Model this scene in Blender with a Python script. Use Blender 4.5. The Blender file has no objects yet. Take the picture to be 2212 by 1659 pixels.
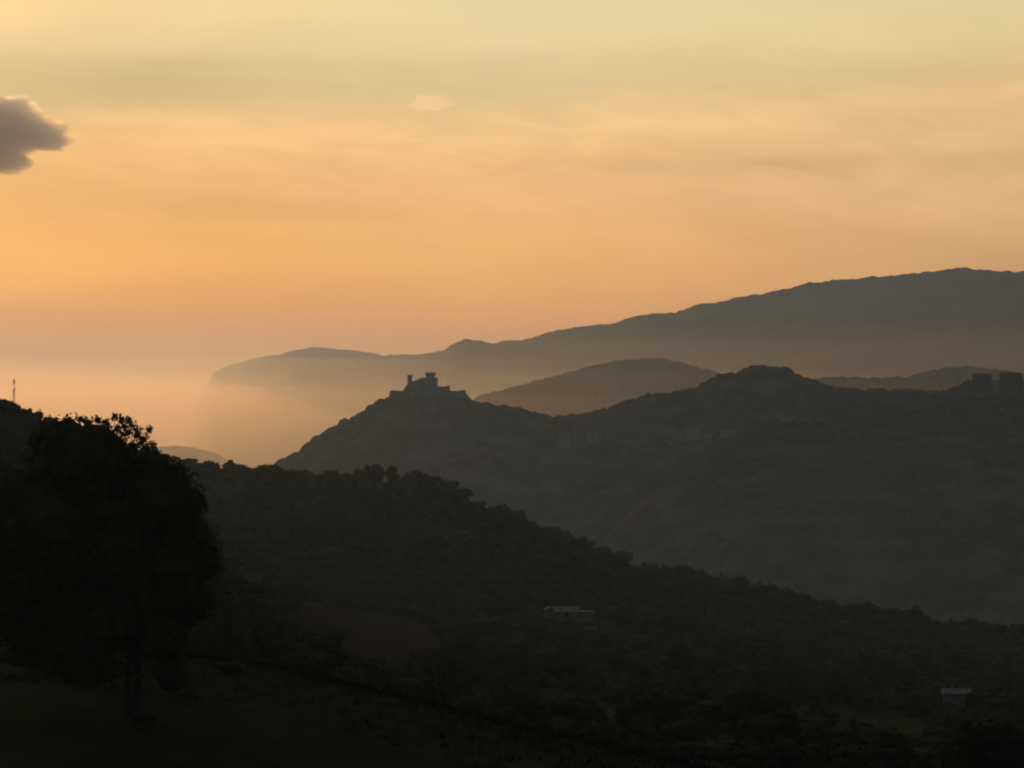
import bpy, math, random
import numpy as np

S = bpy.context.scene
COL = S.collection
R = math.radians

# ------------------------------------------------------------------ camera
# The photograph is described in a 2212 x 1659 grid; F is the focal length in
# those units (a 20 degree wide telephoto view), eye level is the middle row.
F, CX, CY = 6272.0, 1106.0, 829.5
cam_d = bpy.data.cameras.new("camera")
cam = bpy.data.objects.new("camera", cam_d)
COL.objects.link(cam)
cam.location = (0, 0, 0)
cam.rotation_euler = (R(90), 0, 0)
cam_d.sensor_width = 36.0
cam_d.angle = 2 * math.atan(CX / F)
cam_d.clip_start = 0.5
cam_d.clip_end = 80000
S.camera = cam

# ------------------------------------------------------------------ exposure
S.view_settings.view_transform = 'Standard'
S.view_settings.look = 'None'
S.view_settings.exposure = 0.0
S.view_settings.gamma = 1.0
S.cycles.use_denoising = True
try:
    S.cycles.denoiser = 'OPENIMAGEDENOISE'
except Exception:
    pass
S.cycles.volume_bounces = 1
S.cycles.max_bounces = 6
S.cycles.transparent_max_bounces = 16
S.cycles.filter_width = 2.1

SUN_AZ, SUN_EL = R(-16.0), R(6.0)          # left of the frame, low
SUN_DIR = (math.sin(SUN_AZ) * math.cos(SUN_EL), math.cos(SUN_AZ) * math.cos(SUN_EL), math.sin(SUN_EL))


def lin(c):
    return tuple(((v / 255) / 12.92 if v / 255 <= 0.04045 else ((v / 255 + 0.055) / 1.055) ** 2.4) for v in c)


# ------------------------------------------------------------------ world
W = bpy.data.worlds.new("World")
S.world = W
W.use_nodes = True
nt = W.node_tree
nt.nodes.clear()
N, L = nt.nodes, nt.links


def nd(tree, typ, **kw):
    n = tree.nodes.new(typ)
    for k, v in kw.items():
        setattr(n, k, v)
    return n


def mth(op, a, b=None, c=None, clamp=False):
    n = N.new('ShaderNodeMath')
    n.operation = op
    n.use_clamp = clamp
    for i, v in enumerate((a, b, c)):
        if v is None:
            continue
        if isinstance(v, (int, float)):
            n.inputs[i].default_value = v
        else:
            L.new(v, n.inputs[i])
    return n.outputs[0]


def mixc(fac, a, b, blend='MIX'):
    n = N.new('ShaderNodeMix')
    n.data_type = 'RGBA'
    n.blend_type = blend
    n.clamp_factor = True
    for sock, v in ((n.inputs[0], fac), (n.inputs[6], a), (n.inputs[7], b)):
        if isinstance(v, (int, float)):
            sock.default_value = v
        elif isinstance(v, tuple):
            sock.default_value = (*v, 1)
        else:
            L.new(v, sock)
    return n.outputs[2]


def ramp(fac, stops):
    n = N.new('ShaderNodeValToRGB')
    L.new(fac, n.inputs[0])
    e = n.color_ramp.elements
    while len(e) < len(stops):
        e.new(0.5)
    for el, (p, c) in zip(e, stops):
        el.position = p
        el.color = (*c, 1)
    return n.outputs[0]


tc = N.new('ShaderNodeTexCoord')
sep = N.new('ShaderNodeSeparateXYZ')
L.new(tc.outputs['Generated'], sep.inputs[0])
dx, dy, dz = sep.outputs
# thin cirrus: stretched noise on the sky's own directions
cmb = N.new('ShaderNodeCombineXYZ')
L.new(mth('MULTIPLY', dx, 9.0), cmb.inputs[0])
L.new(mth('MULTIPLY', dy, 9.0), cmb.inputs[1])
L.new(mth('MULTIPLY', dz, 46.0), cmb.inputs[2])
nz = N.new('ShaderNodeTexNoise')
nz.inputs['Scale'].default_value = 1.0
nz.inputs['Detail'].default_value = 5.0
nz.inputs['Roughness'].default_value = 0.45
nz.inputs['Distortion'].default_value = 0.5
L.new(cmb.outputs[0], nz.inputs['Vector'])
n1 = mth('SUBTRACT', nz.outputs[0], 0.5)
cmb2 = N.new('ShaderNodeCombineXYZ')
L.new(mth('ADD', mth('MULTIPLY', dx, 13.0), 4.7), cmb2.inputs[0])
L.new(mth('MULTIPLY', dy, 13.0), cmb2.inputs[1])
L.new(mth('MULTIPLY', dz, 55.0), cmb2.inputs[2])
nz2 = N.new('ShaderNodeTexNoise')
nz2.inputs['Scale'].default_value = 1.0
nz2.inputs['Detail'].default_value = 3.0
L.new(cmb2.outputs[0], nz2.inputs['Vector'])
n2 = mth('SUBTRACT', nz2.outputs[0], 0.5)

SKY_LO, SKY_HI = -0.03, 0.17


def zp(fy):                                  # photograph row -> ramp position
    return ((CY - fy) / F - SKY_LO) / (SKY_HI - SKY_LO)


zz = mth('ADD', dz, mth('MULTIPLY', n2, 0.012))
fac = mth('DIVIDE', mth('SUBTRACT', zz, SKY_LO), SKY_HI - SKY_LO, clamp=True)
LEFT = [(820, (176, 98, 24)), (720, (236, 138, 40)), (560, (255, 176, 86)), (430, (238, 172, 102)), (290, (232, 182, 120)),
        (225, (204, 180, 132)), (150, (207, 184, 140)), (40, (237, 206, 147)), (-150, (240, 208, 156))]
MID = [(820, (204, 122, 52)), (720, (254, 154, 66)), (560, (254, 184, 103)), (420, (242, 184, 122)), (300, (246, 198, 134)),
       (235, (230, 196, 139)), (190, (217, 194, 145)), (40, (232, 210, 163)), (-150, (234, 213, 166))]
RIGHT = [(820, (182, 136, 90)), (680, (214, 152, 90)), (560, (220, 166, 106)), (450, (228, 180, 122)), (300, (228, 186, 130)),
         (215, (240, 196, 136)), (160, (226, 196, 142)), (40, (233, 209, 157)), (-150, (232, 209, 162))]


def rmp(stops):
    return ramp(fac, [(min(1, max(0, zp(fy))), lin(c)) for fy, c in stops])


fl = mth('DIVIDE', mth('ADD', dx, 0.172), 0.15, clamp=True)
fr = mth('DIVIDE', mth('SUBTRACT', dx, 0.0), 0.17, clamp=True)
low = mixc(fr, mixc(fl, rmp(LEFT), rmp(MID)), rmp(RIGHT))
# cirrus brightness
cir = mth('ADD', mth('MULTIPLY', n1, 0.24), 1.0)
# broad banks and clear gaps, each a soft ellipse in sky directions
PATCH = [(290, 185, 230, 50, -0.16), (520, 440, 330, 32, -0.10), (1560, 352, 420, 34, -0.11), (1950, 275, 190, 26, -0.07),
         (330, 262, 170, 18, 0.10), (1450, 262, 330, 24, 0.06), (2000, 445, 420, 40, 0.04), (620, 290, 260, 30, 0.05),
         (60, 560, 260, 120, 0.06), (2190, 205, 60, 14, 0.10), (30, 60, 200, 70, 0.06), (1060, 390, 260, 60, 0.04)]
for px, py, rx, ry, amt in PATCH:
    a = mth('DIVIDE', mth('SUBTRACT', dx, (px - CX) / F), rx / F)
    b = mth('DIVIDE', mth('SUBTRACT', dz, (CY - py) / F), ry / F)
    a = mth('ADD', a, mth('MULTIPLY', n2, 1.6))
    b = mth('ADD', b, mth('MULTIPLY', n1, 2.2))
    q = mth('ADD', mth('MULTIPLY', a, a), mth('MULTIPLY', b, b))
    g = mth('MULTIPLY', mth('POWER', 2.718, mth('MULTIPLY', q, -1.0)), amt)
    cir = mth('ADD', cir, g)
# fine wisps along the upper edge of the orange layer
cmb3 = N.new('ShaderNodeCombineXYZ')
L.new(mth('MULTIPLY', dx, 30.0), cmb3.inputs[0])
L.new(mth('MULTIPLY', dy, 30.0), cmb3.inputs[1])
L.new(mth('ADD', mth('MULTIPLY', dz, 130.0), mth('MULTIPLY', dx, 12.0)), cmb3.inputs[2])
nz3 = N.new('ShaderNodeTexNoise')
nz3.inputs['Scale'].default_value = 1.0
nz3.inputs['Detail'].default_value = 7.0
nz3.inputs['Roughness'].default_value = 0.55
nz3.inputs['Distortion'].default_value = 0.8
L.new(cmb3.outputs[0], nz3.inputs['Vector'])
bnd = mth('DIVIDE', mth('SUBTRACT', dz, 0.078), 0.026)
bnd = mth('POWER', 2.718, mth('MULTIPLY', mth('MULTIPLY', bnd, bnd), -1.0))
cir = mth('ADD', cir, mth('MULTIPLY', mth('MULTIPLY', mth('SUBTRACT', nz3.outputs[0], 0.5), bnd), 0.40))
circ = N.new('ShaderNodeCombineColor')
for i in range(3):
    L.new(cir, circ.inputs[i])
low = mixc(1.0, low, circ.outputs[0], 'MULTIPLY')
# dusk sky: bright round the sunset, dim and blue-grey overhead and behind
sd = mth('ADD', mth('ADD', mth('MULTIPLY', dx, SUN_DIR[0]), mth('MULTIPLY', dy, SUN_DIR[1])), mth('MULTIPLY', dz, SUN_DIR[2]))
near = mth('DIVIDE', mth('SUBTRACT', sd, 0.50), 0.36, clamp=True)
near = mth('MULTIPLY', near, mth('MULTIPLY', near, mth('SUBTRACT', 3.0, mth('MULTIPLY', near, 2.0))))
far_sky = ramp(mth('ADD', mth('MULTIPLY', dz, 0.5), 0.5, clamp=True),
               [(0.0, (0.020, 0.020, 0.020)), (0.5, (0.058, 0.066, 0.088)), (0.75, (0.058, 0.074, 0.122)), (1.0, (0.060, 0.084, 0.15))])
sky_col = mixc(near, far_sky, low)
bg1 = N.new('ShaderNodeBackground')
L.new(sky_col, bg1.inputs[0])
bg1.inputs[1].default_value = 1.0
sky = N.new('ShaderNodeTexSky')
sky.sky_type = 'NISHITA'
sky.sun_disc = False
sky.sun_elevation = SUN_EL
sky.sun_rotation = SUN_AZ
sky.air_density = 1.5
sky.dust_density = 3.0
bg2 = N.new('ShaderNodeBackground')
L.new(sky.outputs[0], bg2.inputs[0])
bg2.inputs[1].default_value = 0.004
addb = N.new('ShaderNodeAddShader')
L.new(bg1.outputs[0], addb.inputs[0])
L.new(bg2.outputs[0], addb.inputs[1])
wo = N.new('ShaderNodeOutputWorld')
L.new(addb.outputs[0], wo.inputs['Surface'])

# ------------------------------------------------------------------ sun
sl = bpy.data.lights.new("sun", 'SUN')
sl.energy = 1.35
sl.angle = R(2.0)
sl.color = (1.0, 0.54, 0.22)
so = bpy.data.objects.new("sun", sl)
COL.objects.link(so)
so.rotation_euler = (R(90) - SUN_EL, 0, math.pi - SUN_AZ)   # lamp shines from SUN_DIR


# ------------------------------------------------------------------ helpers
def tag(o, label=None, cat=None, group=None, kind=None):
    if label:
        o['label'] = label
    if cat:
        o['category'] = cat
    if group:
        o['group'] = group
    if kind:
        o['kind'] = kind
    return o


def mesh_np(name, v, f, mat=None, smooth=False):
    """Mesh from an (n,3) array of points and an (m,k) array of faces."""
    me = bpy.data.meshes.new(name)
    v = np.ascontiguousarray(v, dtype=np.float32)
    f = np.ascontiguousarray(f, dtype=np.int32)
    k = f.shape[1]
    me.vertices.add(len(v))
    me.vertices.foreach_set('co', v.ravel())
    me.loops.add(f.size)
    me.loops.foreach_set('vertex_index', f.ravel())
    me.polygons.add(len(f))
    me.polygons.foreach_set('loop_start', np.arange(0, f.size, k, dtype=np.int32))
    me.update(calc_edges=True)
    if smooth:
        me.polygons.foreach_set('use_smooth', np.ones(len(f), dtype=bool))
    if mat:
        me.materials.append(mat)
    return me


def link(name, me, parent=None, loc=None):
    o = bpy.data.objects.new(name, me)
    COL.objects.link(o)
    if parent:
        o.parent = parent
    if loc is not None:
        o.location = loc
    return o


def empty(name, loc, rz=0.0):
    o = bpy.data.objects.new(name, None)
    COL.objects.link(o)
    o.empty_display_size = 1.0
    o.location = loc
    o.rotation_euler = (0, 0, rz)
    return o


class MB:
    """Collects boxes, prisms and tubes into one mesh."""

    def __init__(self):
        self.v, self.f = [], []

    def add(self, vs, fs):
        b = len(self.v)
        self.v += [tuple(map(float, p)) for p in vs]
        self.f += [[b + i for i in q] for q in fs]

    def box(self, x0, x1, y0, y1, z0, z1, tx=0.0, ty=0.0):
        """tx, ty: how far each top edge is drawn in (negative flares out)."""
        self.add([(x0, y0, z0), (x1, y0, z0), (x1, y1, z0), (x0, y1, z0),
                  (x0 + tx, y0 + ty, z1), (x1 - tx, y0 + ty, z1), (x1 - tx, y1 - ty, z1), (x0 + tx, y1 - ty, z1)],
                 [(3, 2, 1, 0), (4, 5, 6, 7), (0, 1, 5, 4), (1, 2, 6, 5), (2, 3, 7, 6), (3, 0, 4, 7)])

    def prism(self, poly, y0, y1):
        """poly: (x, z) outline, anticlockwise from the front, pulled from y0 to y1."""
        n = len(poly)
        self.add([(x, y0, z) for x, z in poly] + [(x, y1, z) for x, z in poly],
                 [tuple(range(n)), tuple(range(2 * n - 1, n - 1, -1))] +
                 [((i + 1) % n, i, n + i, n + (i + 1) % n) for i in range(n)])

    def tube(self, pts, rad, n=8):
        pts = [np.array(p, float) for p in pts]
        b = len(self.v)
        for i, p in enumerate(pts):
            d = pts[min(i + 1, len(pts) - 1)] - pts[max(i - 1, 0)]
            d /= np.linalg.norm(d) + 1e-9
            a = np.cross(d, (0.31, 0.94, 0.13))
            a /= np.linalg.norm(a) + 1e-9
            c = np.cross(d, a)
            r = rad[i] if hasattr(rad, '__len__') else rad
            for k in range(n):
                t = 2 * math.pi * k / n
                self.v.append(tuple(p + r * (math.cos(t) * a + math.sin(t) * c)))
        for i in range(len(pts) - 1):
            for k in range(n):
                k2 = (k + 1) % n
                self.f.append([b + i * n + k, b + i * n + k2, b + (i + 1) * n + k2, b + (i + 1) * n + k])
        self.f.append([b + k for k in range(n)][::-1])
        self.f.append([b + (len(pts) - 1) * n + k for k in range(n)])

    def mesh(self, name, mat):
        me = bpy.data.meshes.new(name)
        me.from_pydata(self.v, [], self.f)
        me.materials.append(mat)
        me.update()
        return me

    def build(self, name, mat, parent=None, loc=None):
        return link(name, self.mesh(name, mat), parent, loc)


# value noise
def vnoise(x, y, seed=0):
    x = np.asarray(x, float) + seed * 17.31
    y = np.asarray(y, float) + seed * 9.77
    xi, yi = np.floor(x), np.floor(y)
    xf, yf = x - xi, y - yi

    def h(a, b):
        s = np.sin(a * 127.1 + b * 311.7 + seed * 74.7) * 43758.5453
        return s - np.floor(s)
    u, w = xf * xf * (3 - 2 * xf), yf * yf * (3 - 2 * yf)
    return (h(xi, yi) * (1 - u) + h(xi + 1, yi) * u) * (1 - w) + (h(xi, yi + 1) * (1 - u) + h(xi + 1, yi + 1) * u) * w


def fbm(x, y, seed=0, octv=4):
    s, a, t = 0.0, 0.5, 0.0
    for i in range(octv):
        s = s + a * vnoise(x * 2 ** i, y * 2 ** i, seed + i)
        t += a
        a *= 0.5
    return s / t - 0.5


# ------------------------------------------------------------------ materials
def surf(name, c1, c2, scale, rough=0.95, c3=None, scale2=None, translucent=0.0, objvar=0.0, bump=0.0):
    m = bpy.data.materials.new(name)
    m.use_nodes = True
    t = m.node_tree
    b = t.nodes['Principled BSDF']
    b.inputs['Roughness'].default_value = rough
    b.inputs['Specular IOR Level'].default_value = 0.0 if rough > 0.9 else 0.3
    geo = t.nodes.new('ShaderNodeNewGeometry')
    n = t.nodes.new('ShaderNodeTexNoise')
    n.inputs['Scale'].default_value = scale
    n.inputs['Detail'].default_value = 6
    n.inputs['Roughness'].default_value = 0.62
    t.links.new(geo.outputs['Position'], n.inputs['Vector'])
    r = t.nodes.new('ShaderNodeValToRGB')
    r.color_ramp.elements[0].position = 0.36
    r.color_ramp.elements[1].position = 0.66
    r.color_ramp.elements[0].color = (*c1, 1)
    r.color_ramp.elements[1].color = (*c2, 1)
    t.links.new(n.outputs[0], r.inputs[0])
    out = r.outputs[0]
    if c3:
        n3 = t.nodes.new('ShaderNodeTexNoise')
        n3.inputs['Scale'].default_value = scale2
        n3.inputs['Detail'].default_value = 4
        t.links.new(geo.outputs['Position'], n3.inputs['Vector'])
        r3 = t.nodes.new('ShaderNodeValToRGB')
        r3.color_ramp.elements[0].position = 0.50
        r3.color_ramp.elements[1].position = 0.62
        t.links.new(n3.outputs[0], r3.inputs[0])
        mx = t.nodes.new('ShaderNodeMix')
        mx.data_type = 'RGBA'
        t.links.new(r3.outputs[0], mx.inputs[0])
        t.links.new(out, mx.inputs[6])
        mx.inputs[7].default_value = (*c3, 1)
        out = mx.outputs[2]
    if objvar:
        oi = t.nodes.new('ShaderNodeObjectInfo')
        hs = t.nodes.new('ShaderNodeHueSaturation')
        mr = t.nodes.new('ShaderNodeMapRange')
        mr.inputs[3].default_value = 1 - objvar
        mr.inputs[4].default_value = 1 + objvar
        t.links.new(oi.outputs['Random'], mr.inputs[0])
        t.links.new(mr.outputs[0], hs.inputs['Value'])
        t.links.new(out, hs.inputs['Color'])
        out = hs.outputs[0]
    t.links.new(out, b.inputs['Base Color'])
    if bump:
        bp = t.nodes.new('ShaderNodeBump')
        bp.inputs['Strength'].default_value = 0.6
        bp.inputs['Distance'].default_value = bump
        t.links.new(n.outputs[0], bp.inputs['Height'])
        t.links.new(bp.outputs[0], b.inputs['Normal'])
    if translucent:
        tr = t.nodes.new('ShaderNodeBsdfTranslucent')
        t.links.new(out, tr.inputs[0])
        mxs = t.nodes.new('ShaderNodeMixShader')
        mxs.inputs[0].default_value = translucent
        t.links.new(b.outputs[0], mxs.inputs[1])
        t.links.new(tr.outputs[0], mxs.inputs[2])
        t.links.new(mxs.outputs[0], t.nodes['Material Output'].inputs['Surface'])
    return m


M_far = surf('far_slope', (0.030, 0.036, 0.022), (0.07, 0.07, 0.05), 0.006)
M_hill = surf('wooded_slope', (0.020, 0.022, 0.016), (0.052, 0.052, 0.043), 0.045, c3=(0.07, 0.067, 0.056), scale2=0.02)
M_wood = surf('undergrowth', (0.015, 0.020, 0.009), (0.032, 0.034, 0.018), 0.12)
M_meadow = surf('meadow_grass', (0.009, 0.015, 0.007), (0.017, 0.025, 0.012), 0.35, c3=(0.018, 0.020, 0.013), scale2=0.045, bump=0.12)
M_dry = surf('dry_grass', (0.015, 0.0130, 0.008), (0.026, 0.0215, 0.013), 0.22, c3=(0.012, 0.013, 0.008), scale2=0.05)
M_valley = surf('valley_fields', (0.04, 0.05, 0.025), (0.10, 0.09, 0.05), 0.004)
M_leaf = surf('dark_leaves', (0.022, 0.032, 0.012), (0.055, 0.065, 0.026), 0.9, translucent=0.12, objvar=0.25)
M_leaf2 = surf('olive_leaves', (0.035, 0.040, 0.018), (0.075, 0.078, 0.04), 0.5, translucent=0.12, objvar=0.25)
M_forest = surf('woodland_leaves', (0.018, 0.024, 0.011), (0.042, 0.046, 0.023), 0.06, translucent=0.03)
M_bark = surf('bark', (0.035, 0.028, 0.020), (0.08, 0.065, 0.05), 3.0)
M_stone = surf('castle_stone', (0.16, 0.14, 0.11), (0.28, 0.25, 0.20), 0.35)
M_stone_dk = surf('parapet_stone', (0.13, 0.115, 0.09), (0.22, 0.2, 0.16), 0.5)
M_plaster = surf('pale_plaster', (0.185, 0.15, 0.115), (0.265, 0.22, 0.17), 0.7)
M_old = surf('weathered_plaster', (0.20, 0.185, 0.16), (0.30, 0.28, 0.24), 0.3)
M_rubble = surf('rubble_wall', (0.10, 0.095, 0.08), (0.18, 0.165, 0.14), 0.3)
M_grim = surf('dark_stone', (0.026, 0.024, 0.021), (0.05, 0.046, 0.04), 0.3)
M_oldtile = surf('weathered_tiles', (0.08, 0.06, 0.045), (0.15, 0.115, 0.09), 0.5)
M_plaster2 = surf('stone_wall', (0.17, 0.145, 0.115), (0.25, 0.215, 0.17), 0.6)
M_tile = surf('roof_tiles', (0.17, 0.11, 0.075), (0.28, 0.20, 0.15), 1.2)
M_tile2 = surf('pale_tiles', (0.14, 0.12, 0.10), (0.21, 0.18, 0.155), 0.9)
M_dark = surf('dark_opening', (0.015, 0.015, 0.015), (0.03, 0.028, 0.025), 2.0)
M_steel = surf('galvanised_steel', (0.20, 0.20, 0.20), (0.32, 0.31, 0.30), 2.0, rough=0.5)


def vol(name, dens, g, col):
    m = bpy.data.materials.new(name)
    m.use_nodes = True
    t = m.node_tree
    t.nodes.clear()
    v = t.nodes.new('ShaderNodeVolumePrincipled')
    v.inputs['Color'].default_value = (*col, 1)
    v.inputs['Density'].default_value = dens
    v.inputs['Anisotropy'].default_value = g
    o = t.nodes.new('ShaderNodeOutputMaterial')
    t.links.new(v.outputs[0], o.inputs['Volume'])
    return m


# ------------------------------------------------------------------ terrain
def X(fx, y):
    return (np.asarray(fx) - CX) / F * y


def Z(fy, y):
    return (CY - np.asarray(fy)) / F * y


def interp(pts, x):
    p = np.array(pts, float)
    return np.interp(x, p[:, 0], p[:, 1])


def grid(nr, nc):
    i = np.arange(nr - 1)[:, None] * nc + np.arange(nc - 1)[None, :]
    return np.stack([i, i + 1, i + nc + 1, i + nc], -1).reshape(-1, 4)


def canopy(x, y, size, seed):
    """Height 0..1 of rounded tree tops on a jittered lattice."""
    gx, gy = x / size, y / size
    ix, iy = np.floor(gx), np.floor(gy)
    best = np.zeros_like(gx)
    for a in (-1, 0, 1):
        for b in (-1, 0, 1):
            cx, cy = ix + a, iy + b
            r1 = np.sin(cx * 12.9898 + cy * 78.233 + seed) * 43758.5453
            r2 = np.sin(cx * 39.346 + cy * 11.135 + seed) * 24634.6345
            r3 = np.sin(cx * 73.156 + cy * 52.235 + seed) * 14375.964
            r1, r2, r3 = r1 - np.floor(r1), r2 - np.floor(r2), r3 - np.floor(r3)
            d2 = (gx - cx - r1) ** 2 + (gy - cy - r2) ** 2
            hgt = (0.35 + 0.65 * r3) * np.sqrt(np.clip(1 - d2 / (0.45 + 0.5 * r3) ** 2, 0, 1))
            best = np.maximum(best, hgt)
    return best


def ridge(name, outline, depth, front, back, z_front, z_back, mat, nc=600, nf=90, nb=20, x0=-500, x1=2700,
          power=1.0, gully=(0, 1), trees=(0, 1), jag=(0, 1), seed=1, label=None):
    """A hill: its crest follows OUTLINE at DEPTH(fx) metres, slopes run to FRONT and BACK."""
    fx = np.linspace(x0, x1, nc)
    fy = interp(outline, fx)
    D = interp(depth, fx) if isinstance(depth, list) else np.full(nc, float(depth))
    fy = fy + jag[0] * fbm(fx / jag[1], fx * 0, seed + 5, 4)
    zr = Z(fy, D)
    rows_y, rows_z = [], []
    for s in np.linspace(1, 0, nf) ** 1.3:
        y = D - s * (D - front)
        rows_y.append(y)
        z = zr + (z_front - zr) * s ** power
        g = gully[0] * fbm(X(fx, y) / gully[1], y / (gully[1] * 2.2), seed, 4) * min(1, s * 4) * (1.2 - s)
        rows_z.append(z + g)
    for s in np.linspace(0, 1, nb)[1:]:
        y = D + s * (back - D)
        rows_y.append(y)
        rows_z.append(zr + (z_back - zr) * s ** 0.9 - 4 * s)
    Y = np.array(rows_y)
    Zz = np.array(rows_z)
    Xx = X(fx[None, :], Y)
    if trees[0]:
        Zz = Zz + trees[0] * (canopy(Xx, Y, trees[1], seed * 3.1) - 0.55 + 0.45 * fbm(Xx / trees[1] * 2.6, Y / trees[1] * 2.6, seed + 40, 3))
    v = np.stack([Xx, Y, Zz], -1).reshape(-1, 3)
    o = link(name, mesh_np(name, v, grid(*Xx.shape), mat, smooth=True))
    tag(o, kind='structure')
    return lambda a, b: None


VALLEY = -300.0
# the valley floor runs to the horizon
gx = np.linspace(-9000, 9000, 60)
gy = np.linspace(-450, 23500, 90)
GX, GY = np.meshgrid(gx, gy)
GZ = VALLEY - 4 + 6 * fbm(GX / 900, GY / 900, 3, 3)
tag(link('ground', mesh_np('ground', np.stack([GX, GY, GZ], -1).reshape(-1, 3), grid(*GX.shape), M_valley, True)), kind='structure')

FAR = [(-600, 1000), (200, 985), (380, 950), (420, 885), (440, 838), (462, 806), (490, 790), (510, 785), (522, 783), (528, 780), (540, 778), (580, 770), (610, 764), (640, 757), (680, 750), (720, 752), (760, 757),
       (800, 763), (830, 768), (845, 764), (850, 767), (900, 766), (940, 762), (962, 756), (975, 745), (990, 737), (1003, 731), (1018, 736),
       (1040, 737), (1062, 742), (1085, 739), (1110, 737), (1150, 731), (1180, 720), (1210, 711), (1260, 704), (1330, 698), (1350, 690), (1375, 681),
       (1400, 678), (1440, 677), (1480, 667), (1500, 659), (1545, 653), (1600, 641), (1650, 633), (1700, 622), (1750, 611), (1800, 606), (1900, 597),
       (2000, 588), (2045, 581), (2085, 577), (2120, 581), (2160, 587), (2212, 586), (2350, 570), (2800, 560)]
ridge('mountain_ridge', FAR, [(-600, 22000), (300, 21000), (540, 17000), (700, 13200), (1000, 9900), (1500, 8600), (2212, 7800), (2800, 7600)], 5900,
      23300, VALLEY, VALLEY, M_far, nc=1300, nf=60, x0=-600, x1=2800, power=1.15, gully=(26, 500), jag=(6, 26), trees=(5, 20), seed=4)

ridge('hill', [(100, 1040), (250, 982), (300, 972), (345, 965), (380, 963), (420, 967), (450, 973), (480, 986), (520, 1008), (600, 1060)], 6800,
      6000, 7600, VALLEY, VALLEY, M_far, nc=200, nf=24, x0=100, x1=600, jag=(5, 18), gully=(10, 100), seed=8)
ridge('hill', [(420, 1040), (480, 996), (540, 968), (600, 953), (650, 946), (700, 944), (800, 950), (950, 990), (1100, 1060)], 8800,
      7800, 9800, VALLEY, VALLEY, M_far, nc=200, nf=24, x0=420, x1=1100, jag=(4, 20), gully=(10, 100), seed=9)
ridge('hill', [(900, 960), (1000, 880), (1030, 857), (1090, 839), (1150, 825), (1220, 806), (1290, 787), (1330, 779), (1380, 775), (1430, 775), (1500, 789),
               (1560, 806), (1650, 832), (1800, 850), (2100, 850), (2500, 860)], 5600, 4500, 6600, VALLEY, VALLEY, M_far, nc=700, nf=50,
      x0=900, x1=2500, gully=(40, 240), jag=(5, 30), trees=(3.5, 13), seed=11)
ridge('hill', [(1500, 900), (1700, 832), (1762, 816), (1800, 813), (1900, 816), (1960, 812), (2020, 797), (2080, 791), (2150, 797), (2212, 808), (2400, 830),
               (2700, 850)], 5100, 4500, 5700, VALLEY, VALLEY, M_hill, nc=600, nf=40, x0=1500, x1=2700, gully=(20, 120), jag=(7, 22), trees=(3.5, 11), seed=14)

CASTLE_RIDGE = [(-500, 1330), (200, 1180), (400, 1095), (520, 1040), (590, 1001), (620, 986), (640, 975), (665, 957), (690, 938), (715, 921), (730, 911), (734, 905),
                (752, 904), (768, 898), (772, 892), (788, 885), (793, 878), (808, 874), (818, 866), (830, 861), (836, 853), (845, 852), (1008, 853), (1016, 863), (1034, 868), (1064, 871),
                (1095, 874), (1120, 880), (1146, 889), (1165, 895), (1200, 897), (1240, 895), (1280, 890), (1310, 879), (1350, 866), (1400, 851), (1450, 846),
                (1500, 837), (1530, 822), (1550, 808), (1590, 803), (1610, 794), (1640, 788), (1690, 789), (1712, 801), (1740, 813), (1765, 823), (1800, 833),
                (1850, 839), (1900, 839), (1950, 843), (2000, 845), (2060, 840), (2090, 820), (2212, 821), (2400, 826), (2700, 832)]
CASTLE_D = [(-500, 3300), (600, 3050), (925, 3000), (1280, 3000), (1640, 3150), (2212, 3200), (2700, 3200)]
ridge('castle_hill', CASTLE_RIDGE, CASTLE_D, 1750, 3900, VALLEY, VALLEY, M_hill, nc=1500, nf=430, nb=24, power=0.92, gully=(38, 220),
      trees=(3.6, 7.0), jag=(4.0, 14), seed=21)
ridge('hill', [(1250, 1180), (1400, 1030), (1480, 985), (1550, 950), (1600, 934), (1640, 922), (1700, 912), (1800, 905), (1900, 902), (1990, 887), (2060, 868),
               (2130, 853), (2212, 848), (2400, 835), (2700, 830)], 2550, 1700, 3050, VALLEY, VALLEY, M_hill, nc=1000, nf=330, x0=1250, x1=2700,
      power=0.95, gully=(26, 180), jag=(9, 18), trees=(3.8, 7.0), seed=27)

# near wooded hillside, falling from upper left to lower right, and its crest
NEAR = [(-500, 960), (0, 970), (200, 975), (342, 986), (372, 995), (427, 1012), (498, 1016), (578, 1024), (640, 1032), (720, 1034), (780, 1036), (850, 1042), (900, 1042),
        (948, 1050), (985, 1060), (1043, 1104), (1089, 1116), (1144, 1142), (1197, 1162), (1264, 1184), (1325, 1206), (1371, 1229), (1448, 1246), (1503, 1256),
        (1543, 1271), (1641, 1280), (1718, 1296), (1788, 1312), (1865, 1324), (1932, 1337), (2024, 1358), (2135, 1366), (2212, 1376), (2700, 1450)]
YS = [110, 200, 350, 550, 750, 900, 1100]
FXS = [-500, 0, 600, 1000, 1400, 1800, 2212, 2700]
TAB = np.array([[1690, 1540, 1400, 1280, 1160, 1080, 0], [1700, 1560, 1420, 1300, 1180, 1100, 0], [1725, 1600, 1460, 1350, 1225, 1135, 0],
                [1740, 1630, 1510, 1405, 1295, 1195, 0], [1750, 1655, 1548, 1455, 1365, 1305, 0], [1765, 1685, 1592, 1503, 1425, 1374, 0],
                [1785, 1715, 1642, 1553, 1478, 1428, 0], [1800, 1740, 1690, 1610, 1550, 1500, 0]], float)


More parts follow.
